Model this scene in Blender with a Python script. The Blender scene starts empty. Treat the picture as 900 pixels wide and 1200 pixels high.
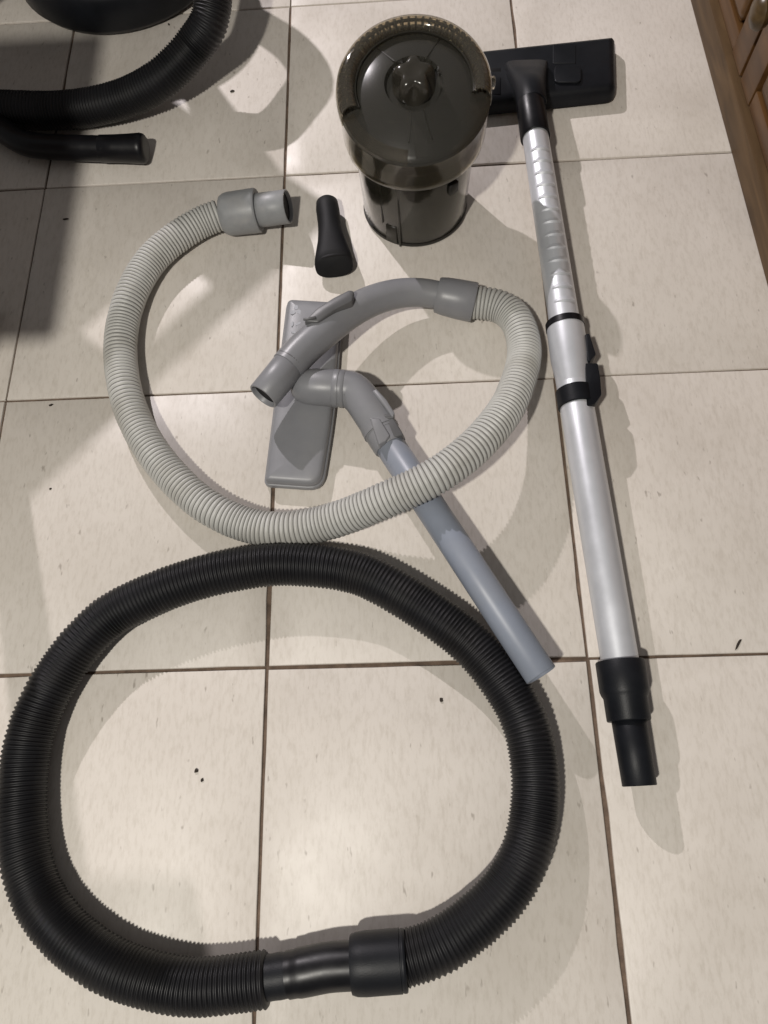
import bpy, bmesh, math, random
from mathutils import Vector, Matrix, noise
random.seed(7)
PI = math.pi
scene = bpy.context.scene
col = scene.collection

# ------------------------------------------------------------------ camera
CR = ((0.99865826, -0.01945787, -0.04799025),
      (-0.03529329, -0.93390117, -0.35578502),
      (-0.03789533, 0.35700139, -0.93333486))        # rows: image right, image down, view direction
CC = Vector((0.14242, -0.41737, 0.70676))
F = 878.7                                            # focal length, in pixels of a 900 x 1200 frame
cam_data = bpy.data.cameras.new('camera')
cam = bpy.data.objects.new('camera', cam_data)
col.objects.link(cam)
rx, ry, rz = (Vector(r) for r in CR)
cam.matrix_world = Matrix(((rx.x, -ry.x, -rz.x, CC.x), (rx.y, -ry.y, -rz.y, CC.y),
                           (rx.z, -ry.z, -rz.z, CC.z), (0, 0, 0, 1)))
cam_data.sensor_fit = 'VERTICAL'
cam_data.sensor_height = 24.0
cam_data.lens = 24.0 * F / 1200.0
cam_data.clip_start = 0.02
cam_data.clip_end = 50
scene.camera = cam

# ------------------------------------------------------------------ light
world = bpy.data.worlds.new('World')
scene.world = world
world.use_nodes = True
bg = world.node_tree.nodes['Background']
bg.inputs['Color'].default_value = (1.0, 0.975, 0.97, 1)
bg.inputs['Strength'].default_value = 0.135

def lamp(name, loc, power, color, radius):
    d = bpy.data.lights.new(name, 'POINT')
    d.energy = power
    d.color = color
    d.shadow_soft_size = radius
    o = bpy.data.objects.new(name, d)
    o.location = loc
    col.objects.link(o)
    return o
lamp('ceiling_lamp', (-0.34, -0.95, 1.7), 92, (1.0, 0.955, 0.875), 0.040)
lamp('wall_lamp', (-0.77, 1.61, 1.37), 110, (1.0, 0.93, 0.955), 0.014)

vs = scene.view_settings
vs.view_transform = 'Standard'
vs.look = 'None'
vs.gamma = 1
vs.use_curve_mapping = False
vs.exposure = 0.09

# ------------------------------------------------------------------ materials
def mat(name, color, rough=0.5, metal=0.0, spec=0.5, noise_scale=0, noise_amt=0.0, bump=0.0, bump_scale=200,
        dirt=None, rough_var=0.0):
    m = bpy.data.materials.new(name)
    m.use_nodes = True
    nt = m.node_tree
    b = nt.nodes['Principled BSDF']
    b.inputs['Base Color'].default_value = (*color, 1)
    b.inputs['Roughness'].default_value = rough
    b.inputs['Metallic'].default_value = metal
    b.inputs['Specular IOR Level'].default_value = spec
    tc = nt.nodes.new('ShaderNodeTexCoord')
    if noise_amt:
        n = nt.nodes.new('ShaderNodeTexNoise')
        n.inputs['Scale'].default_value = noise_scale
        n.inputs['Detail'].default_value = 6
        n.inputs['Roughness'].default_value = 0.65
        nt.links.new(tc.outputs['Object'], n.inputs['Vector'])
        r = nt.nodes.new('ShaderNodeMapRange')
        r.inputs['From Min'].default_value = 0.3
        r.inputs['From Max'].default_value = 0.7
        r.inputs['To Min'].default_value = 1 - noise_amt
        r.inputs['To Max'].default_value = 1 + noise_amt
        nt.links.new(n.outputs['Fac'], r.inputs['Value'])
        mx = nt.nodes.new('ShaderNodeVectorMath')
        mx.operation = 'SCALE'
        mx.inputs[0].default_value = color
        nt.links.new(r.outputs['Result'], mx.inputs['Scale'])
        last = mx.outputs['Vector']
        if dirt:
            n2 = nt.nodes.new('ShaderNodeTexNoise')
            n2.inputs['Scale'].default_value = dirt[1]
            n2.inputs['Detail'].default_value = 8
            nt.links.new(tc.outputs['Object'], n2.inputs['Vector'])
            r2 = nt.nodes.new('ShaderNodeMapRange')
            r2.inputs['From Min'].default_value = 0.5
            r2.inputs['From Max'].default_value = 0.72
            r2.inputs['To Max'].default_value = dirt[2]
            nt.links.new(n2.outputs['Fac'], r2.inputs['Value'])
            mm = nt.nodes.new('ShaderNodeMix')
            mm.data_type = 'RGBA'
            nt.links.new(r2.outputs['Result'], mm.inputs['Factor'])
            nt.links.new(last, mm.inputs['A'])
            mm.inputs['B'].default_value = (*dirt[0], 1)
            last = mm.outputs['Result']
        nt.links.new(last, b.inputs['Base Color'])
        if rough_var:
            r3 = nt.nodes.new('ShaderNodeMapRange')
            r3.inputs['From Min'].default_value = 0.3
            r3.inputs['From Max'].default_value = 0.7
            r3.inputs['To Min'].default_value = rough - rough_var
            r3.inputs['To Max'].default_value = rough + rough_var
            nt.links.new(n.outputs['Fac'], r3.inputs['Value'])
            nt.links.new(r3.outputs['Result'], b.inputs['Roughness'])
    if bump:
        n3 = nt.nodes.new('ShaderNodeTexNoise')
        n3.inputs['Scale'].default_value = bump_scale
        n3.inputs['Detail'].default_value = 4
        nt.links.new(tc.outputs['Object'], n3.inputs['Vector'])
        bp = nt.nodes.new('ShaderNodeBump')
        bp.inputs['Strength'].default_value = bump
        bp.inputs['Distance'].default_value = 0.001
        nt.links.new(n3.outputs['Fac'], bp.inputs['Height'])
        nt.links.new(bp.outputs['Normal'], b.inputs['Normal'])
    return m

def tile_material():
    m = bpy.data.materials.new('glazed_tile')
    m.use_nodes = True
    nt = m.node_tree
    L = nt.links.new
    b = nt.nodes['Principled BSDF']
    geo = nt.nodes.new('ShaderNodeNewGeometry')
    oi = nt.nodes.new('ShaderNodeObjectInfo')
    off = nt.nodes.new('ShaderNodeVectorMath'); off.operation = 'SCALE'
    off.inputs[0].default_value = (13.7, 7.1, 3.3)
    L(oi.outputs['Random'], off.inputs['Scale'])
    add = nt.nodes.new('ShaderNodeVectorMath'); add.operation = 'ADD'
    L(geo.outputs['Position'], add.inputs[0]); L(off.outputs['Vector'], add.inputs[1])
    def nz(scale_vec, scale, detail, rough=0.6, dist=0.0):
        mp = nt.nodes.new('ShaderNodeMapping')
        mp.inputs['Scale'].default_value = scale_vec
        L(add.outputs['Vector'], mp.inputs['Vector'])
        n = nt.nodes.new('ShaderNodeTexNoise')
        n.inputs['Scale'].default_value = scale
        n.inputs['Detail'].default_value = detail
        n.inputs['Roughness'].default_value = rough
        n.inputs['Distortion'].default_value = dist
        L(mp.outputs['Vector'], n.inputs['Vector'])
        return n.outputs['Fac']
    def ramp(fac, a, bb, ta, tb):
        r = nt.nodes.new('ShaderNodeMapRange')
        r.inputs['From Min'].default_value = a; r.inputs['From Max'].default_value = bb
        r.inputs['To Min'].default_value = ta; r.inputs['To Max'].default_value = tb
        L(fac, r.inputs['Value'])
        return r.outputs['Result']
    def mix(fac, a, colr):
        x = nt.nodes.new('ShaderNodeMix'); x.data_type = 'RGBA'
        L(fac, x.inputs['Factor'])
        if isinstance(a, tuple): x.inputs['A'].default_value = a
        else: L(a, x.inputs['A'])
        x.inputs['B'].default_value = colr
        return x.outputs['Result']
    cloud = ramp(nz((1, 0.45, 1), 14, 4), 0.35, 0.68, 0, 1)
    c = mix(cloud, (0.648, 0.602, 0.545, 1), (0.686, 0.640, 0.583, 1))
    grain = ramp(nz((1, 0.30, 1), 260, 4, 0.7), 0.46, 0.70, 0, 0.36)      # fine weave drawn out along one way
    c = mix(grain, c, (0.43, 0.385, 0.32, 1))
    streak = ramp(nz((1, 0.16, 1), 150, 5, 0.62, 0.2), 0.60, 0.76, 0, 0.22)
    c = mix(streak, c, (0.37, 0.325, 0.265, 1))
    fleck = ramp(nz((1, 0.35, 1), 190, 2, 0.5), 0.70, 0.78, 0, 0.55)
    c = mix(fleck, c, (0.22, 0.185, 0.15, 1))
    wear = ramp(nz((1, 1, 1), 6.0, 6), 0.50, 0.72, 0, 0.26)                     # a film of floor dirt
    c = mix(wear, c, (0.40, 0.355, 0.29, 1))
    # tile to tile tone
    tone = ramp(oi.outputs['Random'], 0, 1, 0.93, 1.03)
    s = nt.nodes.new('ShaderNodeVectorMath'); s.operation = 'SCALE'
    L(c, s.inputs[0]); L(tone, s.inputs['Scale'])
    L(s.outputs['Vector'], b.inputs['Base Color'])
    L(ramp(nz((1, 1, 1), 22, 5), 0.3, 0.7, 0.38, 0.46), b.inputs['Roughness'])
    b.inputs['Specular IOR Level'].default_value = 0.42
    bp = nt.nodes.new('ShaderNodeBump')
    bp.inputs['Strength'].default_value = 0.10
    bp.inputs['Distance'].default_value = 0.0006
    L(nz((1, 0.4, 1), 170, 3), bp.inputs['Height'])
    L(bp.outputs['Normal'], b.inputs['Normal'])
    return m

def wood_material(name, c1, c2, rough=0.38):
    m = bpy.data.materials.new(name)
    m.use_nodes = True
    nt = m.node_tree
    L = nt.links.new
    b = nt.nodes['Principled BSDF']
    tc = nt.nodes.new('ShaderNodeTexCoord')
    mp = nt.nodes.new('ShaderNodeMapping')
    mp.inputs['Scale'].default_value = (6, 0.7, 6)
    L(tc.outputs['Object'], mp.inputs['Vector'])
    n = nt.nodes.new('ShaderNodeTexNoise')
    n.inputs['Scale'].default_value = 9; n.inputs['Detail'].default_value = 7
    n.inputs['Distortion'].default_value = 0.8
    L(mp.outputs['Vector'], n.inputs['Vector'])
    r = nt.nodes.new('ShaderNodeValToRGB')
    r.color_ramp.elements[0].position = 0.32; r.color_ramp.elements[0].color = (*c1, 1)
    r.color_ramp.elements[1].position = 0.68; r.color_ramp.elements[1].color = (*c2, 1)
    L(n.outputs['Fac'], r.inputs['Fac'])
    L(r.outputs['Color'], b.inputs['Base Color'])
    b.inputs['Roughness'].default_value = rough
    b.inputs['Specular IOR Level'].default_value = 0.3
    bp = nt.nodes.new('ShaderNodeBump'); bp.inputs['Strength'].default_value = 0.15
    bp.inputs['Distance'].default_value = 0.001
    L(n.outputs['Fac'], bp.inputs['Height']); L(bp.outputs['Normal'], b.inputs['Normal'])
    return m

def smoked_plastic(name, color, rough, clear=0.96):
    m = bpy.data.materials.new(name)
    m.use_nodes = True
    b = m.node_tree.nodes['Principled BSDF']
    b.inputs['Base Color'].default_value = (*color, 1)
    b.inputs['Roughness'].default_value = rough
    b.inputs['Transmission Weight'].default_value = clear
    b.inputs['IOR'].default_value = 1.06
    b.inputs['Coat Weight'].default_value = 0.9
    b.inputs['Coat Roughness'].default_value = rough
    b.inputs['Coat IOR'].default_value = 1.5
    return m

M = {
 'tile': tile_material(),
 'grout': mat('brown_grout', (0.125, 0.087, 0.062), 0.9, noise_scale=60, noise_amt=0.45, bump=0.5, bump_scale=600),
 'black_hose': mat('black_hose_plastic', (0.0075, 0.0075, 0.009), 0.46, noise_scale=18, noise_amt=0.3, rough_var=0.06,
                   dirt=((0.022, 0.020, 0.018), 22, 0.35), spec=.4),
 'black': mat('black_plastic', (0.006, 0.007, 0.0095), 0.46, noise_scale=30, noise_amt=0.25, bump=0.12, bump_scale=900,
              dirt=((0.020, 0.021, 0.024), 14, 0.3), rough_var=0.05, spec=.25),
 'gloss_black': mat('glossy_black_plastic', (0.004, 0.004, 0.0055), 0.36, spec=.35, noise_scale=40, noise_amt=0.2, rough_var=0.08),
 'matte_black': mat('matte_black_rubber', (0.005, 0.005, 0.006), 0.62, spec=.3, noise_scale=40, noise_amt=0.3, bump=0.15, bump_scale=700,
                    dirt=((0.016, 0.015, 0.014), 30, 0.4)),
 'grey_hose': mat('grey_hose_plastic', (0.50, 0.50, 0.475), 0.45, noise_scale=12, noise_amt=0.07,
                  dirt=((0.31, 0.295, 0.255), 18, 0.65), rough_var=0.05),
 'groove': mat('dark_grey_groove', (0.17, 0.165, 0.155), 0.8),  # darker grey band in each groove of the pale hose
 'grey': mat('grey_plastic', (0.215, 0.218, 0.232), 0.40, noise_scale=30, noise_amt=0.06, bump=0.05, bump_scale=900,
             dirt=((0.27, 0.265, 0.25), 20, 0.25), rough_var=0.05),
 'dull_grey': mat('weathered_grey_plastic', (0.26, 0.268, 0.275), 0.45, noise_scale=60, noise_amt=0.10, bump=0.08, bump_scale=700,
                  dirt=((0.38, 0.37, 0.36), 45, 0.45), rough_var=0.06),
 'dark_grey': mat('dark_grey_plastic', (0.105, 0.105, 0.108), 0.42, noise_scale=30, noise_amt=0.08, bump=0.05, bump_scale=800),
 'blue_grey': mat('blue_grey_plastic', (0.235, 0.262, 0.318), 0.40, noise_scale=26, noise_amt=0.06,
                  dirt=((0.33, 0.33, 0.33), 14, 0.3), rough_var=0.05),
 'print': mat('pale_grey_print', (0.36, 0.37, 0.40), 0.5, noise_scale=300, noise_amt=0.12),
 'silver': mat('satin_aluminium', (0.67, 0.69, 0.725), 0.40, metal=0.5, noise_scale=16, noise_amt=0.06, bump=0.04, bump_scale=900,
               rough_var=0.07),
 'smoke': smoked_plastic('smoked_clear_plastic', (0.20, 0.185, 0.140), 0.11, 0.92),
 'smoke_band': smoked_plastic('smoked_band_plastic', (0.34, 0.30, 0.215), 0.10, 0.93),
 'smoke_top': smoked_plastic('smoked_sheen_plastic', (0.145, 0.138, 0.118), 0.22, 0.78),  # less clear: its grey-brown body stands in for reflected sheen
 'smoke_lid': smoked_plastic('smoked_lid_plastic', (0.72, 0.65, 0.52), 0.07),
 'core': mat('dark_filter_plastic', (0.013, 0.012, 0.0095), 0.45, noise_scale=20, noise_amt=0.3),
 'rib': mat('dark_olive_plastic', (0.022, 0.020, 0.015), 0.32, noise_scale=20, noise_amt=0.2),
 'knob': mat('smoky_brown_knob_plastic', (0.032, 0.029, 0.023), 0.20, noise_scale=20, noise_amt=0.2),
 'wood': wood_material('varnished_wood', (0.066, 0.030, 0.009), (0.130, 0.064, 0.022)),
 'wood_base': wood_material('worn_plinth_wood', (0.060, 0.034, 0.014), (0.130, 0.078, 0.036), 0.55),
 'knob_wood': wood_material('dark_knob_wood', (0.05, 0.032, 0.014), (0.11, 0.07, 0.03), 0.3),
 'crumb': mat('dark_dirt', (0.03, 0.022, 0.016), 0.9, noise_scale=300, noise_amt=0.4),
}

# ------------------------------------------------------------------ helpers
def at(x, y, z=0.0):
    """the point of the place that stands at height z behind photo pixel (x, y)"""
    d = rx * ((x - 450) / F) + ry * ((y - 600) / F) + rz
    return CC + d * ((z - CC.z) / d.z)

ORIGIN = {}
def thing(name, label, cat, loc, group=None):
    o = bpy.data.objects.new(name, None)
    o.empty_display_size = 0.03
    col.objects.link(o)
    o.location = loc
    o['label'] = label; o['category'] = cat
    if group: o['group'] = group
    ORIGIN[o.name] = Vector(loc)
    return o

def obj(name, vf, m, parent=None, smooth=50, kind=None, label=None, m2=None):
    vf = vf if isinstance(vf, tuple) else (vf.verts_, vf.faces_)
    verts, faces = vf[0], vf[1]
    me = bpy.data.meshes.new(name)
    org = ORIGIN[parent.name] if parent else Vector((0, 0, 0))
    me.from_pydata([tuple(Vector(v) - org) for v in verts], [], faces)
    me.materials.append(M[m])
    if m2:
        me.materials.append(M[m2])
        for p, mi in zip(me.polygons, vf[2]): p.material_index = mi
    bm = bmesh.new(); bm.from_mesh(me)
    bmesh.ops.recalc_face_normals(bm, faces=bm.faces)
    bm.to_mesh(me); bm.free()
    if smooth is not None:
        me.shade_smooth()
        me.set_sharp_from_angle(angle=math.radians(smooth))
    me.update()
    o = bpy.data.objects.new(name, me)
    col.objects.link(o)
    if parent:
        o.parent = parent
        ORIGIN[o.name] = org
    if kind: o['kind'] = kind
    if label: o['label'] = label
    return o

def frame_axes(d):
    d = d.normalized()
    up = Vector((0, 0, 1)) if abs(d.z) < 0.95 else Vector((0, 1, 0))
    u = up.cross(d).normalized()          # sideways
    v = d.cross(u).normalized()           # up
    return u, v

def turned(p0, p1, prof, seg=40, sx=1.0, sy=1.0):
    """a turned solid: prof = [(distance along axis from p0, radius)...]; closed at both ends"""
    p0, p1 = Vector(p0), Vector(p1)
    d = (p1 - p0).normalized()
    u, v = frame_axes(d)
    V, Fc = [], []
    for t, r in prof:
        c = p0 + d * t
        for k in range(seg):
            a = 2 * PI * k / seg
            V.append(c + u * (math.cos(a) * r * sx) + v * (math.sin(a) * r * sy))
    n = len(prof)
    for i in range(n - 1):
        for k in range(seg):
            k2 = (k + 1) % seg
            Fc.append((i * seg + k, i * seg + k2, (i + 1) * seg + k2, (i + 1) * seg + k))
    Fc.append(tuple(range(seg))[::-1])
    Fc.append(tuple((n - 1) * seg + k for k in range(seg)))
    return V, Fc

def pipe_prof(L, r0, r1, wall=0.002, deep=0.03, open0=False, open1=True, ch=0.0006):
    """profile of a pipe with chamfered lips and hollow ends"""
    p = []
    if open0: p += [(min(deep, L * .45), r0 - wall), (ch, r0 - wall), (0, r0 - wall + ch), (0, r0 - ch), (ch, r0)]
    else: p += [(0, r0 - ch), (ch, r0)]
    if open1: p += [(L - ch, r1), (L, r1 - ch), (L, r1 - wall + ch), (L - ch, r1 - wall), (L - min(deep, L * .45), r1 - wall)]
    else: p += [(L - ch, r1), (L, r1 - ch)]
    return p

def smooth_path(ctrl, step):
    """Catmull-Rom through control points, resampled at equal steps"""
    P = [Vector(p) for p in ctrl]
    P = [P[0] * 2 - P[1]] + P + [P[-1] * 2 - P[-2]]
    fine = []
    for i in range(1, len(P) - 2):
        for k in range(24):
            t = k / 24
            a, b, c, d = P[i - 1], P[i], P[i + 1], P[i + 2]
            fine.append(0.5 * ((2 * b) + (c - a) * t + (2 * a - 5 * b + 4 * c - d) * t * t + (3 * b - a - 3 * c + d) * t ** 3))
    fine.append(P[-2])
    for _ in range(30):
        fine = [fine[0]] + [(fine[i - 1] + fine[i] * 2 + fine[i + 1]) / 4 for i in range(1, len(fine) - 1)] + [fine[-1]]
    cum = [0]
    for i in range(1, len(fine)): cum.append(cum[-1] + (fine[i] - fine[i - 1]).length)
    total = cum[-1]
    n = max(2, int(round(total / step)))
    out, j = [], 0
    for i in range(n + 1):
        s = total * i / n
        while j < len(cum) - 2 and cum[j + 1] < s: j += 1
        f = (s - cum[j]) / max(1e-9, cum[j + 1] - cum[j])
        out.append(fine[j].lerp(fine[j + 1], f))
    return out, total

def swept(pts, radii, seg=32, flat=1.0, matid=None):
    n = len(pts)
    V, Fc, MI = [], [], []
    u = None
    for i in range(n):
        d = (pts[min(i + 1, n - 1)] - pts[max(i - 1, 0)]).normalized()
        if u is None: u = frame_axes(d)[0]
        u = (u - d * u.dot(d)).normalized()
        v = d.cross(u)
        for k in range(seg):
            a = 2 * PI * k / seg
            V.append(pts[i] + u * (math.cos(a) * radii[i]) + v * (math.sin(a) * radii[i] * flat))
    for i in range(n - 1):
        for k in range(seg):
            k2 = (k + 1) % seg
            Fc.append((i * seg + k, i * seg + k2, (i + 1) * seg + k2, (i + 1) * seg + k))
            MI.append(matid[i] if matid else 0)
    Fc.append(tuple(range(seg))[::-1]); Fc.append(tuple((n - 1) * seg + k for k in range(seg)))
    MI += [0, 0]
    return V, Fc, MI

def ribbed(ctrl, R, depth, pitch, sharp, seg=30, sub=8, dark=None, swell=None):
    """corrugated hose: rings along the path; sharp > 1 gives thin crests, < 1 fat crests with thin grooves"""
    pts, total = smooth_path(ctrl, 0.004)
    ribs = int(round(total / pitch))
    pts, total = smooth_path(ctrl, total / (ribs * sub))
    def warp(x):                                    # ribs bunch and stretch a little
        x = min(max(x + sub * 0.9 * noise.noise(Vector((x / sub * 0.11, R * 50, 3))), 0), len(pts) - 1.001)
        return pts[int(x)].lerp(pts[int(x) + 1], x - int(x))
    pts = [pts[0]] + [warp(i) for i in range(1, len(pts) - 1)] + [pts[-1]]
    rr, mi = [], []
    for i in range(len(pts)):
        ph = (i % sub) / sub
        w = 0.5 - 0.5 * math.cos(2 * PI * ph)       # 0 in the groove, 1 on the crest
        w = w ** sharp
        jit = 1 + 0.016 * noise.noise(Vector((i / sub * 0.35, R * 100, 0)))
        rr.append((R - depth * (1 - w)) * jit * (swell(i / (len(pts) - 1)) if swell else 1))
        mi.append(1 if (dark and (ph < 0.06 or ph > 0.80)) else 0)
    return swept(pts, rr, seg, matid=mi), pts

class Outline:
    """a polygon whose corners are rounded; insets move the straight sides and shrink the corner radii"""
    def __init__(self, poly, r, n=5):
        self.p = [Vector(q).to_2d() for q in poly]
        m = len(self.p)
        self.r = list(r) if isinstance(r, (list, tuple)) else [r] * m
        self.n = n
        area = sum(self.p[i].x * self.p[(i + 1) % m].y - self.p[(i + 1) % m].x * self.p[i].y for i in range(m))
        self.sg = 1 if area > 0 else -1
    def at_inset(self, d):
        p, m = self.p, len(self.p)
        q = []
        for i in range(m):
            a = (p[i] - p[i - 1]).normalized(); b = (p[(i + 1) % m] - p[i]).normalized()
            na = Vector((-a.y, a.x)) * self.sg; nb = Vector((-b.y, b.x)) * self.sg
            k = 1 + na.dot(nb)
            q.append(p[i] + (na + nb) * (d / max(.25, k)))
        out = []
        for i in range(m):
            c = q[i]; a = q[i - 1] - c; b = q[(i + 1) % m] - c
            rr = min(max(self.r[i] - d, .0006), a.length * .48, b.length * .48)
            s0, e0 = c + a.normalized() * rr, c + b.normalized() * rr
            for k in range(self.n + 1):
                t = k / self.n
                out.append(s0 * (1 - t) ** 2 + c * 2 * t * (1 - t) + e0 * t * t)
        return out

def rounded(poly, r, n=5): return Outline(poly, r, n)

def slab(poly, levels):
    """stack of inset outlines: levels = [(z, inset)...]; flat top and bottom"""
    V, Fc = [], []
    for z, d in levels:
        ring = poly.at_inset(d) if isinstance(poly, Outline) else inset(poly, d)
        m = len(ring)
        V += [Vector((p.x, p.y, z)) for p in ring]
    n = len(levels)
    for i in range(n - 1):
        for k in range(m):
            k2 = (k + 1) % m
            Fc.append((i * m + k, i * m + k2, (i + 1) * m + k2, (i + 1) * m + k))
    Fc.append(tuple(range(m))[::-1]); Fc.append(tuple((n - 1) * m + k for k in range(m)))
    return V, Fc

def inset(poly, d):
    m = len(poly); out = []
    for i in range(m):
        t = (poly[(i + 1) % m] - poly[i - 1]).normalized()
        out.append(poly[i] + Vector((-t.y, t.x)) * d)
    return out

def box(lo, hi, bev=0.002, seg=2, mtx=None):
    bm = bmesh.new()
    bmesh.ops.create_cube(bm, size=1)
    lo, hi = Vector(lo), Vector(hi)
    for v in bm.verts:
        v.co = Vector(((lo[i] + hi[i]) / 2 + v.co[i] * (hi[i] - lo[i])) for i in range(3))
    if bev: bmesh.ops.bevel(bm, geom=bm.edges[:], offset=bev, segments=seg, affect='EDGES', profile=0.6)
    V = [v.co.copy() for v in bm.verts]
    bm.verts.index_update()
    Fc = [tuple(v.index for v in f.verts) for f in bm.faces]
    bm.free()
    if mtx: V = [mtx @ v for v in V]
    return V, Fc

def joined(*parts):
    V, Fc = [], []
    for p in parts:
        o = len(V)
        V += list(p[0]); Fc += [tuple(i + o for i in f) for f in p[1]]
    return V, Fc

def prism_between(outline, c, u, v, w, levels):
    """outline (a, b) in the plane u, v at c, carried along w: levels = [(height, inset)...]"""
    V, Fc = slab(outline, levels)
    return [c + u * p.x + v * p.y + w * p.z for p in V], Fc

# ------------------------------------------------------------------ floor and tiles
T = 0.30
fl = obj('floor', ([(-1.6, -1.5, -0.0028), (1.3, -1.5, -0.0028), (1.3, 2.0, -0.0028), (-1.6, 2.0, -0.0028)], [(0, 1, 2, 3)]),
         'grout', None, None, kind='structure')
ORIGIN[fl.name] = Vector((0, 0, 0))
def tile_mesh(seed, gap):
    rnd = random.Random(seed)
    h = T / 2 - gap
    ns = 9
    per = []
    def chip(): return max(0, rnd.gauss(0, 0.00022)) + (0.0010 if rnd.random() < 0.05 else 0)
    for s in range(4):
        for k in range(ns):
            t = -h + 2 * h * k / ns
            e = h - (0 if k == 0 else chip())
            per.append([(t, -e), (e, t), (-t, e), (-e, -t)][s])
    poly = [Vector(p) for p in per]
    V, Fc = slab(poly, [(-0.0055, 0.0), (-0.0008, 0.0), (-0.00025, 0.0003), (0.0, 0.0010)])
    me = bpy.data.meshes.new('tile')
    me.from_pydata([tuple(v) for v in V], [], Fc)
    me.materials.append(M['tile'])
    me.shade_smooth(); me.set_sharp_from_angle(angle=math.radians(60))
    return me
tile_meshes = [tile_mesh(11, 0.0013), tile_mesh(12, 0.0015), tile_mesh(13, 0.0011), tile_mesh(14, 0.0017)]
rt = random.Random(3)
for j in range(-5, 7):
    for i in range(-5, 5):
        t = bpy.data.objects.new('tile', rt.choice(tile_meshes))
        col.objects.link(t)
        t.parent = fl
        t.location = ((i + 0.5) * T + rt.uniform(-.0006, .0006), (j + 0.5) * T + rt.uniform(-.0006, .0006), rt.uniform(-.0004, 0))
        t.rotation_euler = (rt.uniform(-.0012, .0012), rt.uniform(-.0012, .0012), rt.choice((0, PI)) + rt.uniform(-.002, .002))

# ------------------------------------------------------------------ wooden cabinet on the right
q0, q1 = at(808, 0), at(900, 342)
cdir = (q0 - q1).normalized()                       # along the cabinet's foot, away from the camera
cout = Vector((-cdir.y, cdir.x, 0))                 # out of the cabinet's face, towards the tiles
if cout.x > 0: cout = -cout
corg = q1 - cdir * 0.28
CM = Matrix(((cdir.x, -cout.x, 0, corg.x), (cdir.y, -cout.y, 0, corg.y), (0, 0, 1, 0), (0, 0, 0, 1)))
cab = thing('wooden_cabinet', 'brown varnished wooden cabinet with a round knob at the top right edge', 'cabinet', corg)
LEN = 1.0
obj('plinth', box((-0.02, 0, 0), (LEN, 0.32, 0.040), 0.004, 2, CM), 'wood_base', cab)
obj('carcass', box((-0.02, 0.026, 0.0405), (LEN, 0.32, 0.62), 0.003, 2, CM), 'wood', cab)
for a, b in ((-0.015, 0.195), (0.20, 0.545), (0.55, 0.895)):
    d = obj('door', box((a + .040, 0.018, 0.056), (b - .040, 0.0255, 0.61), 0.002, 1, CM), 'wood', cab)
    for lo, hi in (((a, 0.006, 0.0455), (a + .042, 0.0245, 0.615)), ((b - .042, 0.006, 0.0455), (b, 0.0245, 0.615))):
        obj('stile', box(lo, hi, 0.003, 2, CM), 'wood', d)
    for z0 in (0.0455, 0.585):
        obj('rail', box((a + .0425, 0.007, z0), (b - .0425, 0.0245, z0 + .022), 0.003, 2, CM), 'wood', d)
    obj('raised_panel', box((a + .050, 0.005, 0.074), (b - .050, 0.0175, 0.578), 0.010, 3, CM), 'wood', d)
kc = CM @ Vector((0.524, 0.006, 0.143))
obj('knob', turned(kc, kc + cout * 0.03, [(0, .011), (.004, .009), (.010, .0075), (.015, .014), (.022, .0170), (.027, .014), (.030, .005)], 28), 'knob_wood', cab)

# ------------------------------------------------------------------ two wooden stools just past the left edge (their shadows lie on the tiles)
def stool(cx, cy, rz, side, h, label, slot=None, tuck=.026):
    t = thing('wooden_stool', label, 'stool', (cx, cy, 0), 'wooden stools past the left edge')
    mx = Matrix.Translation((cx, cy, 0)) @ Matrix.Rotation(rz, 4, 'Z')
    a = side / 2
    if slot:
        x0, x1, y0, y1 = slot
        seat = joined(box((-a, -a, h - .02), (a, y0, h), 0, 1, mx), box((-a, y1, h - .02), (a, a, h), 0, 1, mx),
                      box((-a, y0, h - .02), (x0, y1, h), 0, 1, mx), box((x1, y0, h - .02), (a, y1, h), 0, 1, mx))
    else: seat = box((-a, -a, h - .028), (a, a, h), .006, 2, mx)
    obj('seat', seat, 'wood', t)
    for sx in (-1, 1):
        for sy in (-1, 1):
            q = box((-.016, -.016, 0), (.016, .016, h - .0285), .003, 1)
            obj('leg', ([mx @ Vector((v.x + sx * (a - tuck), v.y + sy * (a - tuck), v.z)) for v in q[0]], q[1]), 'wood', t)
    for s_ in (-1, 1):
        obj('rung', box((-a + tuck + .017, s_ * (a - tuck) - .010, .16), (a - tuck - .017, s_ * (a - tuck) + .010, .185), .002, 1, mx), 'wood', t)
    return t
stool(-.452, -.005, 0, .35, .45, 'wooden stool just past the left edge, level with the grey hose', None, .065)
stool(-.451, .673, math.radians(48), .34, .45, 'unseen wooden stool past the top left corner, its seat slot added to pass a patch of light', (-.045, .060, -.162, -.092))  # unseen; the seat slot is added to let lamplight through onto the tiles

# ------------------------------------------------------------------ black vacuum cleaner at the top left corner
vc = at(127, 37, 0.012) + Vector((0.0, 0.145, -0.012)); vc.z = 0
vac = thing('vacuum_cleaner', 'round black vacuum cleaner base reaching in at the top left corner', 'vacuum cleaner', vc)
obj('base', turned(vc, vc + Vector((0, 0, 1)), [(0, .125), (.003, .138), (.012, .145), (.05, .145), (.06, .138), (.066, .12)], 64), 'black', vac)
obj('tank', turned(vc + Vector((0, 0, .0665)), vc + Vector((0, 0, 1)), [(0, .11), (.004, .118), (.10, .118), (.115, .11), (.122, .08)], 64), 'gloss_black', vac)
mb = Vector((-0.47, 0.90, 0))
obj('added_shade_body', turned(mb, mb + Vector((0, 0, 1)), [(0, .10), (.01, .125), (.26, .125), (.34, .115), (.39, .085), (.40, .05)], 48), 'black', vac)  # unseen body added to keep the wall lamp off the corner tiles
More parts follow.
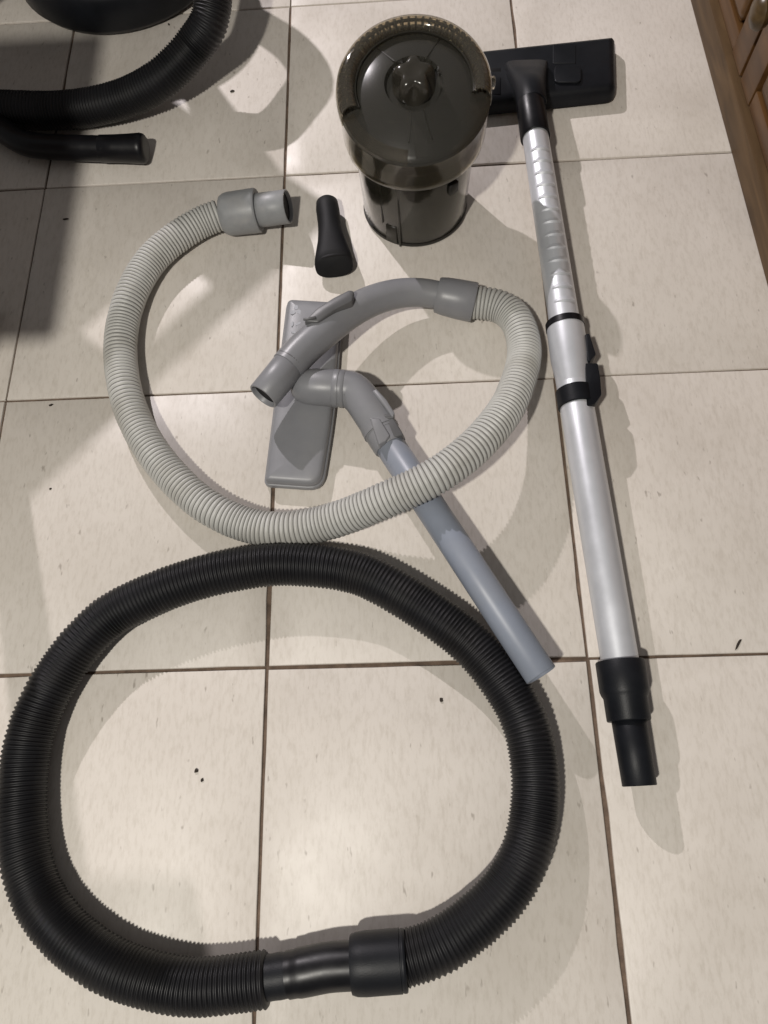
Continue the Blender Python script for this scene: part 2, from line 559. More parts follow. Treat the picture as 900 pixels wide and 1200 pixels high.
obj('added_bridge', box((mb.x + .10, vc.y - .02, .03), (vc.x - .12, vc.y + .10, .058), .008), 'black', vac)  # added too, joins the unseen shading body to the base

# its hose: low along the floor at the left, rising to the right and arching back over to the tank
vh = thing('vacuum_hose', 'black ribbed hose curving up out of the frame above its black handle, top left', 'hose', at(100, 128))
vh_ctrl = [at(-95, 128, .024), at(-40, 126, .024), at(20, 129, .024), at(80, 129, .025), at(139, 118, .030), at(187, 94, .046), at(227, 54, .068), at(249, 10, .098),
           (-0.070, 0.545, 0.145), (-0.082, 0.625, 0.192), (-0.12, 0.695, 0.215), (-0.165, 0.735, 0.205), (-0.20, 0.76, 0.175)]
m_, p_ = ribbed(vh_ctrl, 0.0225, 0.0018, 0.0040, 0.9, seg=30)
obj('corrugated_hose', m_, 'black_hose', vh, 80)
hp, hl = smooth_path([at(-70, 118, .030), at(-30, 132, .028), at(2, 152, .024), at(32, 169, .021), at(80, 173, .020), at(125, 174.5, .020)], 0.004)
obj('handle_tube', swept(hp, [0.0150] * len(hp), 32)[:2], 'gloss_black', vh)
e0, e1 = at(118, 174.4, .0195), at(171, 174, .0195)
eL = (e1 - e0).length
obj('end_sleeve', turned(e0, e1, [(0, .0148), (.001, .0158), (.02, .0160), (eL * .60, .0166), (eL * .85, .0174), (eL - .006, .0176), (eL - .002, .0166), (eL, .0140), (eL + .0003, .0100)], 36), 'gloss_black', vh)

# ------------------------------------------------------------------ loop of black hose with its connector
bh = thing('black_hose', 'thick black ribbed hose laid in a closed loop on the tiles in front', 'hose', at(330, 900))
black_ctrl = [(313, 1147, .022), (240, 1156, .022), (193, 1152, .022), (136, 1135, .022), (93, 1108, .022), (65, 1081, .022), (45, 1051, .022), (31, 1010, .022), (26, 962, .022),
              (27, 915, .022), (32, 876, .022), (41, 844, .022), (57, 809, .022), (78, 776, .022), (98, 751, .022), (127, 723, .022), (162, 704, .022), (203, 687, .022),
              (250, 673, .022), (313, 662, .022), (356, 662, .022), (400, 667, .022), (436, 678, .022), (493, 711, .022), (552, 755, .022), (593, 805, .022),
              (617, 852, .022), (627, 907, .022), (626, 953, .022), (616, 1000, .022), (592, 1044, .022), (556, 1080, .022), (512, 1110, .022), (470, 1124, .022)]
m_, bpts = ribbed([at(*c) for c in black_ctrl], 0.0210, 0.0017, 0.0038, 1.0, seg=32)
obj('corrugated_hose', m_, 'black_hose', bh, 80)
def lathe_px(a, b, prof, seg=40, sx=1, sy=1): return turned(at(*a), at(*b), prof, seg, sx, sy)
# flared socket at the right, glossy curved pipe in the middle, plain sleeve by the left end
a, b = (476, 1125, .0245), (412, 1130, .0245)
L_ = (at(*a) - at(*b)).length
obj('cuff', lathe_px(a, b, [(.010, .0180), (0.0, .0205), (0, .0218), (.0010, .0226), (.0030, .0226), (.0034, .0222), (.0040, .0222), (.0044, .0229), (L_ * .75, .0229), (L_ - .004, .0224), (L_, .0210), (L_, .0176)]), 'black', bh)
cp, cl = smooth_path([at(413, 1131, .025), at(385, 1133, .025), at(360, 1138, .0245), at(338, 1142, .0235)], 0.003)
pipe = obj('curved_pipe', swept(cp, [0.0178 if i < len(cp) - 3 else 0.0172 for i in range(len(cp))], 36)[:2], 'gloss_black', bh)
cp2, _ = smooth_path([at(413, 1146, .028), at(385, 1148, .028), at(347, 1156, .026)], 0.003)
obj('rib', swept(cp2, [0.0020] * len(cp2), 8, flat=0.8)[:2], 'black', pipe)
cp3, _ = smooth_path([at(345, 1141, .0232), at(328, 1143.5, .0225), at(306, 1147, .022)], 0.003)
obj('inner_sleeve', swept(cp3, [0.0164 + 0.0005 * noise.noise(Vector((i * .8, 0, 0))) for i in range(len(cp3))], 36)[:2], 'black', bh)

# ------------------------------------------------------------------ pale grey hose with end cuff and curved handle
gh = thing('grey_hose', 'long pale grey ribbed hose with curved grey handle, winding across the middle tiles', 'hose', at(300, 500))
grey_ctrl = [(258, 252, .0200), (235, 261, .0190), (206, 279, .0185), (178, 304, .018), (157, 338, .018), (145, 374, .018), (141, 412, .018), (145, 450, .018), (155, 485, .018),
             (174, 522, .018), (199, 555, .018), (233, 587, .018), (272, 609, .018), (313, 620, .019), (357, 618, .024), (400, 607, .034), (445, 589, .050), (500, 564, .064),
             (536, 541, .066), (567, 513, .063), (593, 480, .055), (607, 448, .044), (614, 420, .035), (613, 397, .030), (606, 377, .027), (594, 364, .025), (577, 357, .0235), (550, 354, .0225)]
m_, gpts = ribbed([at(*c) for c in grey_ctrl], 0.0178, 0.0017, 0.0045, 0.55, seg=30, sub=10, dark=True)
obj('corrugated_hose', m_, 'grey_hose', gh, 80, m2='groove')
# end cuff and pipe at the upper left
a, b = at(261, 252, .0225), at(303, 246.5, .0265)
L_ = (b - a).length
obj('cuff', turned(a, b, [(.004, .0185), (0, .0195), (0.001, .0212), (.005, .0232), (.009, .0240), (L_ - .003, .0246), (L_ - .001, .0243), (L_, .0235), (L_, .0195)], 44), 'dull_grey', gh)
a, b = at(300, 247, .0262), at(338, 242, .0325)
L_ = (b - a).length
ep_ = obj('end_pipe', turned(a, b, pipe_prof(L_, .0188, .0185, .0022, .03)), 'dull_grey', gh)
def bore_shade(a, b, depth, r, parent):
    d = (b - a).normalized()
    return obj('bore_shade', turned(b - d * (depth + .004), b - d * depth, [(0, r), (.004, r)], 32), 'matte_black', parent)  # black plug behind the lip, standing in for the shaded hollow
bore_shade(a, b, .004, .0160, ep_)
# cuff between hose and handle
a, b = at(556, 354.5, .0235), at(512, 345.5, .027)
L_ = (b - a).length
hc = obj('handle_cuff', turned(a, b, [(.006, .0172), (0, .0178), (0, .0205), (.0012, .0212), (L_ * .5, .0208), (L_ - .008, .0200), (L_ - .0012, .0188), (L_, .0180), (L_, .0150)], 44), 'grey', gh)
p = at(546, 340, .0430)
obj('slot', box((-.0035, -.0008, -.0003), (.0035, .0008, .0006), 0, 1, Matrix.Translation(p) @ Matrix.Rotation(math.radians(70), 4, 'Z')), 'matte_black', hc)
# curved handle
hpts, hl = smooth_path([at(520, 347, .0270), at(494, 343, .030), at(467, 344, .034), (at(440, 351, .039)), at(415, 363, .044), at(390, 380, .049), at(367, 399, .052), at(350, 415, .053), at(337, 430, .0535)], 0.003)
n = len(hpts)
obj('handle', swept(hpts, [0.0147 + 0.0028 * min(1, (i / n) / .7) for i in range(n)], 36)[:2], 'grey', gh)
a, b = at(340, 426.5, .0535), at(308, 465, .0545)
L_ = (b - a).length
ht = obj('handle_tip', turned(a, b, pipe_prof(L_, .0168, .0160, .0020, .035), 40), 'grey', gh)
bore_shade(a, b, .005, .0138, ht)
# air slide on the back of the handle
sl = obj('air_slide', slab(rounded([at(x, y, .070) for x, y in ((356, 377), (372, 361), (391, 349), (409, 340), (415, 341), (413, 353), (392, 364), (373, 378))], .002, 3),
                           [(.045, 0), (.0685, 0), (.0704, .0006), (.0712, .0018)]), 'dark_grey', gh, 35)
obj('ridge', box((-.0065, -.0014, 0), (.0065, .0014, .0022), .0006, 1, Matrix.Translation(at(363, 374, .0712)) @ Matrix.Rotation(math.radians(8), 4, 'Z')), 'dark_grey', sl)
obj('seam_ring', turned(at(341, 425, .0535), at(308, 465, .0545), [(0, .0160), (.0002, .0174), (.0013, .0174), (.0015, .0160)], 40), 'dark_grey', gh)

# ------------------------------------------------------------------ grey floor brush with elbow and straight tube
gb = thing('floor_brush', 'grey plastic floor brush with elbow joint and straight blue grey tube under the hose', 'floor brush', at(355, 470))
Z = 0.010
hd = [at(336, 352, Z), at(402, 356, Z), at(393, 480, Z), at(378, 573, Z), at(309, 568, Z), at(321, 473, Z)]
hd2 = rounded(hd, [.009, .012, .05, .016, .006, .05], 5)
head = obj('brush_head', slab(hd2, [(0.002, .002), (0.0035, 0.0), (0.0085, 0.0), (.0093, .0008), (.0095, .0016), (.0102, .0016), (.0145, .0022), (.0170, .0040), (.0182, .0070), (.0192, .0120), (.0198, .020)]), 'grey', gb, 40)
# three-petal mark and strokes printed at the far end
def leaf(c, ang, r0, r1, w, z, m='print', name='petal'):
    u = Vector((math.cos(ang), math.sin(ang), 0)); v = Vector((-u.y, u.x, 0))
    out = [(r0, -w * .5), (r0 + (r1 - r0) * .35, -w), (r1 * .92, -w * .75), (r1, 0), (r1 * .92, w * .75), (r0 + (r1 - r0) * .35, w), (r0, w * .5)]
    obj(name, prism_between(rounded(out, w * .4, 3), Vector((c.x, c.y, z)), u, v, Vector((0, 0, 1)), [(-.0004, 0), (.00015, 0.0)]), m, head)
lc = at(347, 364, .0195)
for k in range(3): leaf(lc, math.radians(92 + 120 * k), .0012, .0072, .0026, .0196)
for dx, dy, an, ln in ((-2, 18, 80, .006), (3, 17, 35, .006), (-2, 25, -20, .007), (2, 31, 65, .005)):
    c = at(344 + dx, 364 + dy, .0195)
    leaf(c, math.radians(an), -.001, ln, .0013, .0197, name='printed_stroke')
# elbow
a, b = at(342, 452, .034), at(396, 455, .036)
L_ = (b - a).length
obj('swivel_joint', turned(a, b, [(0, .006), (.002, .011), (.006, .0150), (.014, .0178), (.024, .0188), (L_ - .001, .0192), (L_, .0188)], 44), 'grey', gb)
a, b = at(391, 455, .036), at(405, 456, .036)
L_ = (b - a).length
obj('ring', turned(a, b, [(0, .0188), (.0008, .0196), (L_ * .5 - .0005, .0196), (L_ * .5, .0190), (L_ * .5 + .0008, .0190), (L_ * .5 + .0013, .0196), (L_ - .0008, .0196), (L_, .0188)], 44), 'grey', gb)
ep, _ = smooth_path([at(400, 455.5, .036), at(412, 457, .036), at(422, 466, .0355), at(431, 479, .035), at(441, 495, .034), at(449, 508, .0335)], 0.003)
n = len(ep)
obj('elbow', swept(ep, [0.0190 - 0.0012 * i / n for i in range(n)], 40)[:2], 'grey', gb)
tdir = (at(633, 789, .041) - at(458, 523, .033)).normalized()
a = at(440, 494, .0338); b = at(458, 524, .033)
L_ = (b - a).length
coll = obj('collar', turned(a, b, [(0, .0178), (.010, .0186), (.0125, .0188), (.0125, .0178), (.020, .0175), (.030, .0172), (L_ - .001, .0170), (L_, .0165), (L_, .0150)], 40), 'grey', gb)
u, v = frame_axes(tdir)      # u to the left of the tube when seen from above, v up
right = -u if (-u).x > 0 else u
# latch: strip, recess and lever
def px_slab(name, pts, z, deep, m, parent, rad=.0015):
    return obj(name, slab(rounded([at(x, y, z) for x, y in pts], rad, 3), [(z - deep, 0), (z - .0014, 0), (z - .0004, .0005), (z, .0014)]), m, parent, 40)
px_slab('latch_recess', [(441, 486), (461, 489), (473, 509), (458, 514), (447, 494)], .0495, .016, 'dark_grey', gb)
px_slab('latch_strip', [(433, 489), (445, 490), (457, 510), (452, 517), (444, 521)], .0535, .020, 'grey', gb)
px_slab('latch_lever', [(436, 458), (441, 455), (453, 468), (463, 484), (460, 489), (450, 475)], .0520, .012, 'grey', gb)
px_slab('latch_foot', [(443, 486), (460, 484), (462, 490), (446, 491.5)], .0505, .010, 'dark_grey', gb)
# straight tube
a, b = at(455, 519, .0332), at(634.5, 791.5, .0425)
L_ = (b - a).length
obj('straight_tube', turned(a, b, pipe_prof(L_, .0152, .0146, .0016, .03), 40), 'blue_grey', gb)

# ------------------------------------------------------------------ small black upholstery nozzle
un = thing('small_nozzle', 'small black flared nozzle lying between the grey hose end and the smoky canister', 'nozzle', at(388, 285))
st = [(383.0, 236, .0135, .0105, .0105), (383.2, 238, .0138, .0128, .0128), (384, 246, .014, .0137, .0137), (386, 260, .014, .0136, .0136), (387.3, 271, .0145, .0143, .0138),
      (388.8, 283, .015, .0160, .0140), (390, 294, .015, .0190, .0142), (391, 304, .015, .0214, .0143), (391.5, 310, .0150, .0220, .0140), (391.8, 313, .0145, .0214, .0125)]
V, Fc = [], []
seg = 36
P = [at(x, y, z) for x, y, z, _, _ in st]
dv = (P[-1] - P[0]); dv.z = 0; dv.normalize()
su = Vector((-dv.y, dv.x, 0))
for i, (x, y, z, rw, rh) in enumerate(st):
    for k in range(seg):
        a = 2 * PI * k / seg
        ca, sa = math.cos(a), math.sin(a)
        e = 0.8 if i > 4 else 1.0
        ca = math.copysign(abs(ca) ** e, ca); sa = math.copysign(abs(sa) ** e, sa)
        lean = -0.004 * sa if i >= 7 else 0
        V.append(P[i] + su * (ca * rw) + Vector((0, 0, 1)) * (sa * rh) + dv * lean)
n = len(st)
for i in range(n - 1):
    for k in range(seg):
        k2 = (k + 1) % seg
        Fc.append((i * seg + k, i * seg + k2, (i + 1) * seg + k2, (i + 1) * seg + k))
Fc.append(tuple(range(seg))[::-1]); Fc.append(tuple((n - 1) * seg + k for k in range(seg)))
obj('nozzle_body', (V, Fc), 'matte_black', un, 60)
obj('mouth_lip', turned(at(391.4, 307, .015), at(391.4, 307, .015) + dv, [(0, .0100), (.001, .0103), (.0025, .0100)], 36, 2.17, 1.42), 'matte_black', un)

# ------------------------------------------------------------------ silver telescopic wand with black floor head
wd = thing('telescopic_wand', 'long silver telescopic tube lying with its wide black floor head beside the canister', 'vacuum wand', at(690, 500))
W0 = at(627, 158, .046)            # where the silver tube leaves the black collar
W1 = at(662, 381, .037)            # ring
W2 = at(671, 446, .033)
W3 = at(728, 784, .0225)           # where it enters the adapter
wdir = (W3 - W0).normalized()
def wpt(y):                        # axis point by its place along the picture's length
    pts = [(120, at(621, 120, .047)), (158, W0), (381, W1), (446, W2), (784, W3), (844, at(737, 844, .0222)), (922, at(749.5, 921, .0218))]
    for (ya, pa), (yb, pb) in zip(pts, pts[1:]):
        if ya <= y <= yb: return pa.lerp(pb, (y - ya) / (yb - ya))
def wtube(name, y0, y1, prof_fun, m, parent=wd, seg=44):
    a, b = wpt(y0), wpt(y1)
    return obj(name, turned(a, b, prof_fun((b - a).length), seg), m, parent)
up_tube = wtube('upper_tube', 150, 384, lambda L: [(0, .0146), (L * .2, .0149), (L, .0158)], 'silver')
wtube('ring', 378, 386, lambda L: [(0, .0165), (.0008, .0198), (L - .0008, .0200), (L, .0170)], 'gloss_black')
wtube('outer_sleeve', 384, 452, lambda L: [(0, .0168), (.001, .0192), (L * .55, .0192), (L * .85, .0172), (L, .0168)], 'silver')
wtube('lower_tube', 448, 786, lambda L: [(0, .0164), (.002, .0168), (L, .0166)], 'silver')
cl = wtube('clamp', 458, 481, lambda L: [(0, .0170), (.001, .0186), (L - .001, .0188), (L, .0170)], 'black')
# wand frame for the pieces on its right flank
wr = Vector((-wdir.y, wdir.x, 0)); wr = wr if wr.x > 0 else -wr
wr.normalize(); wup = wr.cross(wdir).normalized()
if wup.z < 0: wup = -wup
def wand_prism(name, ptspx, z, zl, m, parent, rad=.002):
    poly = rounded([at(x, y, z).to_2d() for x, y in ptspx], rad, 3)
    return obj(name, slab(poly, [(z - zl, 0), (z - .0015, 0), (z - .0004, .0005), (z, .0016)]), m, parent, 40)
wand_prism('clamp_block', [(685, 425), (701, 425), (704, 442), (705.5, 462), (698, 473), (684, 478), (676, 472), (680, 455), (686, 448)], .0475, .018, 'black', wd)
wand_prism('release_tab', [(685.5, 391), (691, 390), (699, 415), (691, 424), (688, 421)], .047, .014, 'black', wd)
# embossed stops along the upper tube
for k in range(13):
    y = 187 + k * (362 - 187) / 12
    c = wpt(y); r = .0149 + .0009 * (y - 190) / 190
    V, Fc = [], []
    na, nb = 10, 4
    th0 = math.radians(2)
    for j in range(nb + 1):
        for i in range(na + 1):
            s = i / na * 2 - 1; t = j / nb
            ang = PI / 2 - math.radians(4) + s * 0.86
            hgt = 0.0026 * (1 - s * s) ** .8 * (t if j < nb else 0) - 0.0002
            p = c + wdir * ((t - .5) * .0072 * (1 - .55 * s * s)) + (wr * math.cos(ang) + wup * math.sin(ang)) * (r + hgt)
            V.append(p)
    for j in range(nb):
        for i in range(na):
            q = j * (na + 1) + i
            Fc.append((q, q + 1, q + na + 2, q + na + 1))
    obj('stop_dimple', (V, Fc), 'silver', up_tube)
# adapter and thin sleeve at the near end
wtube('adapter', 776, 845, lambda L: [(.004, .0168), (0, .0180), (0, .0210), (.001, .0216), (L * .50, .0215), (L * .56, .0206), (L * .62, .0190), (L - .001, .0188), (L, .0182), (L, .0145)], 'black')
wtube('end_sleeve', 840, 922, lambda L: pipe_prof(L, .0150, .0143, .0018, .03), 'black')
# floor head
zt = 0.024
pr, pb = at(722, 120, .004), at(700, 126, .004)
far_r = at(724, 39, zt); near_r = at(721, 121, .004)
near_m = at(640, 129.5, .004); far_m = at(620, 48, zt)
e = (near_r - near_m); e.z = 0; e.normalize()                   # along the head, to the right
nrm = Vector((-e.y, e.x, 0))                                    # across, away from the camera
hc0 = at(614, 131, .004); hc0.z = 0
depth = (far_r - near_r).dot(nrm)
half = (near_r - hc0).dot(e)
HM = Matrix(((e.x, nrm.x, 0, hc0.x), (e.y, nrm.y, 0, hc0.y), (0, 0, 1, 0), (0, 0, 0, 1)))
def hloc(p): q = HM.inverted() @ p; return q
fx = (HM.inverted() @ far_r).x
outline = rounded([(-half, 0), (half, 0), (fx, depth), (-fx, depth)], [.014, .014, .008, .008], 5)
V, Fc = slab(outline, [(.003, .002), (.0045, 0), (.011, .0006), (.0175, .0025), (.0220, .0060), (.0240, .0110)])
fh = obj('floor_head', ([HM @ p for p in V], Fc), 'black', wd, 40)
def on_head(name, x0, x1, y0, y1, z0, z1, m, rad=.002, px=True):
    pts = [hloc(at(x, y, z1)).to_2d() for x, y in ((x0, y0), (x1, y0), (x1, y1), (x0, y1))]
    V, Fc = slab(rounded(pts, rad, 3), [(z0, 0), (z1 - .0006, 0), (z1, .0007)])
    return obj(name, ([HM @ p for p in V], Fc), m, fh, 40)
on_head('pedal_frame', 648, 675, 52, 74, .023, .0249, 'black', .0015)
on_head('pedal', 650, 681, 76, 96, .023, .0275, 'black', .006)
on_head('slot', 566, 587, 79, 84, .0235, .0244, 'matte_black', .0008)
on_head('side_panel', 560, 587, 90, 110, .021, .0248, 'black')
# neck: flat fan narrowing into a round socket
nk = [(0.0, .0255, .005, .0255), (.004, .0260, .0085, .0285), (.030, .0220, .0125, .034), (.048, .0195, .0165, .039), (.066, .0180, .0175, .0445), (.084, .0176, .0176, .0465), (.088, .0168, .0168, .0467)]
n0 = at(617.5, 68, .036)
nd = (wpt(140) - n0); nd.z = 0; nlen = nd.length; nd.normalize()
ns_ = Vector((-nd.y, nd.x, 0))
V, Fc = [], []
for (t, rw, rh, z) in nk:
    t2 = t / .088 * (nlen * .80)
    ex = 0.45 + 0.55 * min(1, t / .06)
    for k in range(36):
        a = 2 * PI * k / 36
        ca, sa = math.cos(a), math.sin(a)
        V.append(Vector((n0.x, n0.y, z)) + nd * t2 + ns_ * (math.copysign(abs(ca) ** ex, ca) * rw) + Vector((0, 0, 1)) * (math.copysign(abs(sa) ** ex, sa) * rh))
for i in range(len(nk) - 1):
    for k in range(36):
        k2 = (k + 1) % 36
        Fc.append((i * 36 + k, i * 36 + k2, (i + 1) * 36 + k2, (i + 1) * 36 + k))
Fc.append(tuple(range(36))[::-1]); Fc.append(tuple((len(nk) - 1) * 36 + k for k in range(36)))
obj('neck', (V, Fc), 'black', wd, 45)
wtube('neck_collar', 122, 162, lambda L: [(0, .0150), (.001, .0165), (L - .001, .0172), (L, .0166), (L, .0147)], 'gloss_black')

# ------------------------------------------------------------------ smoky dust canister
cb = Vector((0.1585, 0.2415, 0))
dc = thing('dust_canister', 'smoky brown clear plastic dust canister with a lobed knob on its lid', 'dust canister', cb)
LEAN = math.radians(14)
def lean(p):
    """the lid sits on a slant: everything above the collar leans towards the camera"""
    p = Vector(p)
    t = min(1, max(0, (p.z - .092) / .045)); t = t * t * (3 - 2 * t)
    a = LEAN * t
    y, z = p.y - cb.y, p.z - .135
    return Vector((p.x, cb.y + y * math.cos(a) - z * math.sin(a), .135 + .0085 * t + y * math.sin(a) + z * math.cos(a)))
def can(name, vf, m, parent=None, smooth=50): return obj(name, ([lean(v) for v in vf[0]], vf[1]), m, parent or dc, smooth)
def vlathe(prof, seg=72):
    V, Fc = [], []
    for z, r in prof:
        for k in range(seg):
            a = 2 * PI * k / seg
            V.append(cb + Vector((r * math.cos(a), r * math.sin(a), z)))
    n = len(prof)
    for i in range(n - 1):
        for k in range(seg):
            k2 = (k + 1) % seg
            Fc.append((i * seg + k, i * seg + k2, (i + 1) * seg + k2, (i + 1) * seg + k))
    Fc.append(tuple(range(seg))[::-1]); Fc.append(tuple((n - 1) * seg + k for k in range(seg)))
    return V, Fc
def shell(outer, t, seg=72):
    """closed thin shell from an outer profile (bottom to top), open at the top"""
    inner = [(z + (t if i == 0 else 0), max(.001, r - t)) for i, (z, r) in enumerate(outer)][::-1]
    prof = outer + inner
    return vlathe(prof, seg)
obj('bowl', shell([(0.0005, .054), (.002, .0590), (.005, .0605), (.0955, .0642)], .0020), 'smoke', dc)
can('collar_band', shell([(.0925, .0648), (.0950, .0690), (.1010, .0735), (.109, .0755), (.125, .0762), (.146, .0768)], .0020), 'smoke_band')
obj('filter_core', vlathe([(.004, .030), (.006, .0565), (.05, .0590), (.092, .0608), (.098, .0655), (.106, .0690), (.114, .0660), (.119, .050), (.121, .010)]), 'core', dc)
obj('bottom_ring', vlathe([(.0001, .0555), (.0001, .0565), (.0014, .0605), (.004, .0615), (.006, .0608)]), 'core', dc)
# lid: a shallow dome with a knob in a sunken well, and a fat ribbed band round the back
lid = can('lid', vlathe([(.142, .0748), (.146, .0768), (.1495, .0745), (.1520, .0690), (.1555, .0590), (.1600, .0460), (.1630, .0340), (.1636, .0290), (.1590, .0266), (.1582, .001),
                         (.1560, .001), (.1566, .0280), (.1605, .0325), (.1576, .0450), (.1532, .0580), (.1497, .0680), (.1470, .0735)]), 'smoke_top')
can('inner_cone', vlathe([(.136, .050), (.1500, .0560), (.1545, .0440), (.1555, .0290), (.1545, .010)]), 'core')
A0, A1 = math.radians(-10), math.radians(200)
top = [(.0578, .1560), (.0584, .1612), (.0606, .1648), (.0645, .1668), (.0690, .1666), (.0735, .1640), (.0766, .1590), (.0778, .1520), (.0776, .1420)]
def off(pr, d):
    out = []
    for i, (r, z) in enumerate(pr):
        a, b = pr[max(0, i - 1)], pr[min(len(pr) - 1, i + 1)]
        t = Vector((b[0] - a[0], b[1] - a[1])).normalized()
        out.append((r - t.y * d, z + t.x * d))
    return out
rim_prof = top + off(top, -.0013)[::-1]
def arc_solid(sec, n=80, a0=None, a1=None):
    a0 = A0 if a0 is None else a0; a1 = A1 if a1 is None else a1
    V, Fc = [], []
    m = len(sec)
    for i in range(n + 1):
        a = a0 + (a1 - a0) * i / n
        for r, z in sec: V.append(cb + Vector((r * math.cos(a), r * math.sin(a), z)))
    for i in range(n):
        for k in range(m):
            k2 = (k + 1) % m
            Fc.append((i * m + k, i * m + k2, (i + 1) * m + k2, (i + 1) * m + k))
    Fc.append(tuple(range(m))); Fc.append(tuple(n * m + k for k in range(m))[::-1])
    return V, Fc
rim = can('rim', arc_solid(rim_prof), 'smoke_lid', None, 60)
NR = 36
up, dn = off(top, -.0015), off(top, -.0050)
for i in range(NR):
    a = A0 + (A1 - A0) * (i + .5) / NR
    u, v = Vector((math.cos(a), math.sin(a), 0)), Vector((-math.sin(a), math.cos(a), 0))
    sec = up[:8] + dn[:8][::-1]
    m = len(sec)
    V = [cb + u * r + v * s_ + Vector((0, 0, z)) for s_ in (-.0010, .0010) for r, z in sec]
    Fc = [(k, (k + 1) % m, m + (k + 1) % m, m + k) for k in range(m)]
    Fc += [(k, m - 1 - k, m - 2 - k, k + 1) for k in range(m // 2 - 1)] + [(m + k + 1, 2 * m - 2 - k, 2 * m - 1 - k, m + k) for k in range(m // 2 - 1)]
    can('rim_rib', (V, Fc), 'rib', rim, 30)
for r_, z_ in ((.0580, .1600), (.0670, .1648)):
    can('rim_band', arc_solid([(r_ - .0010, z_ - .0020), (r_ + .0010, z_ - .0020), (r_ + .0010, z_ + .0004), (r_ - .0010, z_ + .0004)]), 'rib', rim, None)
# knob: five lobes with scooped flutes
V, Fc = [], []
kz = [(.1575, .0175, 0), (.1590, .0212, .0), (.1630, .0222, .11), (.1700, .0216, .20), (.1755, .0202, .22), (.1795, .0172, .17), (.1816, .0120, .10), (.1808, .0070, .0), (.1800, .0020, 0)]
seg = 80
for z, r, d in kz:
    for k in range(seg):
        a = 2 * PI * k / seg
        w = (0.5 + 0.5 * math.cos(5 * (a + PI / 2))) ** 1.1        # a flute faces the camera
        V.append(cb + Vector((r * (1 - d * w * 1.6) * math.cos(a), r * (1 - d * w * 1.6) * math.sin(a), z)))
for i in range(len(kz) - 1):
    for k in range(seg):
        k2 = (k + 1) % seg
        Fc.append((i * seg + k, i * seg + k2, (i + 1) * seg + k2, (i + 1) * seg + k))
Fc.append(tuple(range(seg))[::-1]); Fc.append(tuple((len(kz) - 1) * seg + k for k in range(seg)))
can('knob', (V, Fc), 'knob', None, 60)
# raised spokes and steps on the lid
def lid_bar(a_deg, r0, r1, z0, z1, w, m='smoke_lid', name='lid_rib'):
    a = math.radians(a_deg)
    u = Vector((math.cos(a), math.sin(a), 0)); v = Vector((-u.y, u.x, 0))
    V = []
    for (r, z) in ((r0, z0), (r1, z1)):
        for s in (-1, 1):
            for h in (-.0012, .0009):
                V.append(cb + u * r + v * (s * w / 2) + Vector((0, 0, z + h)))
    Fc = [(0, 1, 3, 2), (4, 6, 7, 5), (0, 4, 5, 1), (2, 3, 7, 6), (1, 5, 7, 3), (0, 2, 6, 4)]
    return can(name, (V, Fc), m, lid, None)
for a_, w_ in ((128, .0012), (62, .0012), (-74, .0012), (-97, .0012)): lid_bar(a_, .0300, .0575, .1640, .1562, w_, 'rib')
lid_bar(-85.5, .0310, .0710, .1634, .1508, .0130, 'smoke_top', 'lid_tongue')
for k in range(10):
    lid_bar(20 + k * 15, .0266, .0286, .1605, .1632, .0010, 'rib', 'well_rib')
# crescent ledge on the front left of the lid
can('front_ledge', arc_solid([(.0640, .1545), (.0755, .1500), (.0764, .1465), (.0640, .1500)], 30, math.radians(200), math.radians(263)), 'smoke_lid', lid, 40)
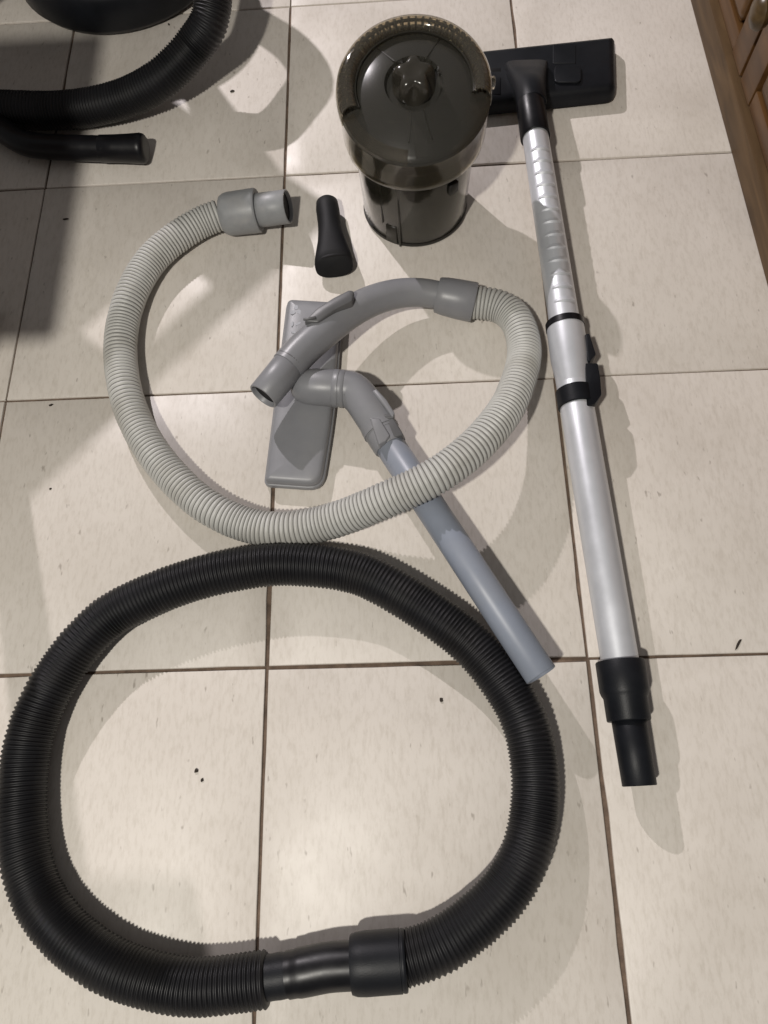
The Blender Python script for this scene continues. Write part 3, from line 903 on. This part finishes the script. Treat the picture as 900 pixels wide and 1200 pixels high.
# catch on the right of the band, latch window low on the left
def on_wall(name, a_deg, r, z0, z1, w, t, m, bev=.001):
    rm = Matrix.Translation(cb) @ Matrix.Rotation(math.radians(a_deg), 4, 'Z')
    return can(name, box((r - .002, -w / 2, z0), (r + t, w / 2, z1), bev, 1, rm), m)
on_wall('catch', 5, .0772, .142, .154, .007, .004, 'smoke_lid')
on_wall('catch', -52, .0640, .072, .086, .012, .003, 'core')
on_wall('latch_window', -118, .0610, .004, .030, .014, .0012, 'rib')
on_wall('latch_rail', -108, .0618, .002, .091, .0022, .0016, 'rib', .0005)
on_wall('latch_rail', -128, .0618, .030, .085, .0016, .0012, 'rib', .0004)

# ------------------------------------------------------------------ bits of dirt on the tiles
def crumb(x, y, size, stretch, ang, label):
    rnd = random.Random(int(x * 7 + y))
    bm = bmesh.new()
    bmesh.ops.create_icosphere(bm, subdivisions=1, radius=size)
    rot = Matrix.Rotation(math.radians(ang), 3, 'Z')
    c = at(x, y)
    V = []
    for v in bm.verts:
        p = v.co * (1 + rnd.uniform(-.3, .3))
        p = rot @ Vector((p.x * stretch, p.y, p.z * .5))
        V.append(c + p + Vector((0, 0, size * .3)))
    bm.verts.index_update()
    Fc = [tuple(v.index for v in f.verts) for f in bm.faces]
    bm.free()
    me = bpy.data.meshes.new('crumb')
    me.from_pydata([tuple(v - c) for v in V], [], Fc)
    me.materials.append(M['crumb'])
    o = bpy.data.objects.new('crumb', me); o.location = c
    col.objects.link(o)
    o['label'] = label; o['category'] = 'crumb'; o['group'] = 'bits of dirt on the tiles'
crumb(230, 903, .0019, 1.1, 20, 'upper of two black specks of dirt inside the black hose loop')
crumb(237, 914, .0017, 1.1, 70, 'lower of two black specks of dirt inside the black hose loop')
crumb(865, 755, .0016, 4.0, 55, 'thin dark sliver of dirt on the tile right of the silver tube')
crumb(272, 107, .0022, 1.7, 30, 'dark crumb on the bright tile between the black vacuum hose and the canister')
crumb(198, 29, .0019, 0.7, 10, 'dark crumb beside the vacuum cleaner base at the top')
crumb(77, 257, .0015, 2.6, 5, 'brown flake in the shade left of the grey hose')
crumb(60, 475, .0015, 1.7, 15, 'brown crumb below the tile joint at the left edge')
crumb(517, 820, .0016, 1.6, 100, 'small dark crumb inside the black hose loop, right of the tile joint')
crumb(59, 573, .0013, 1.3, 40, 'dark crumb near the left edge, between the grey and black hoses')
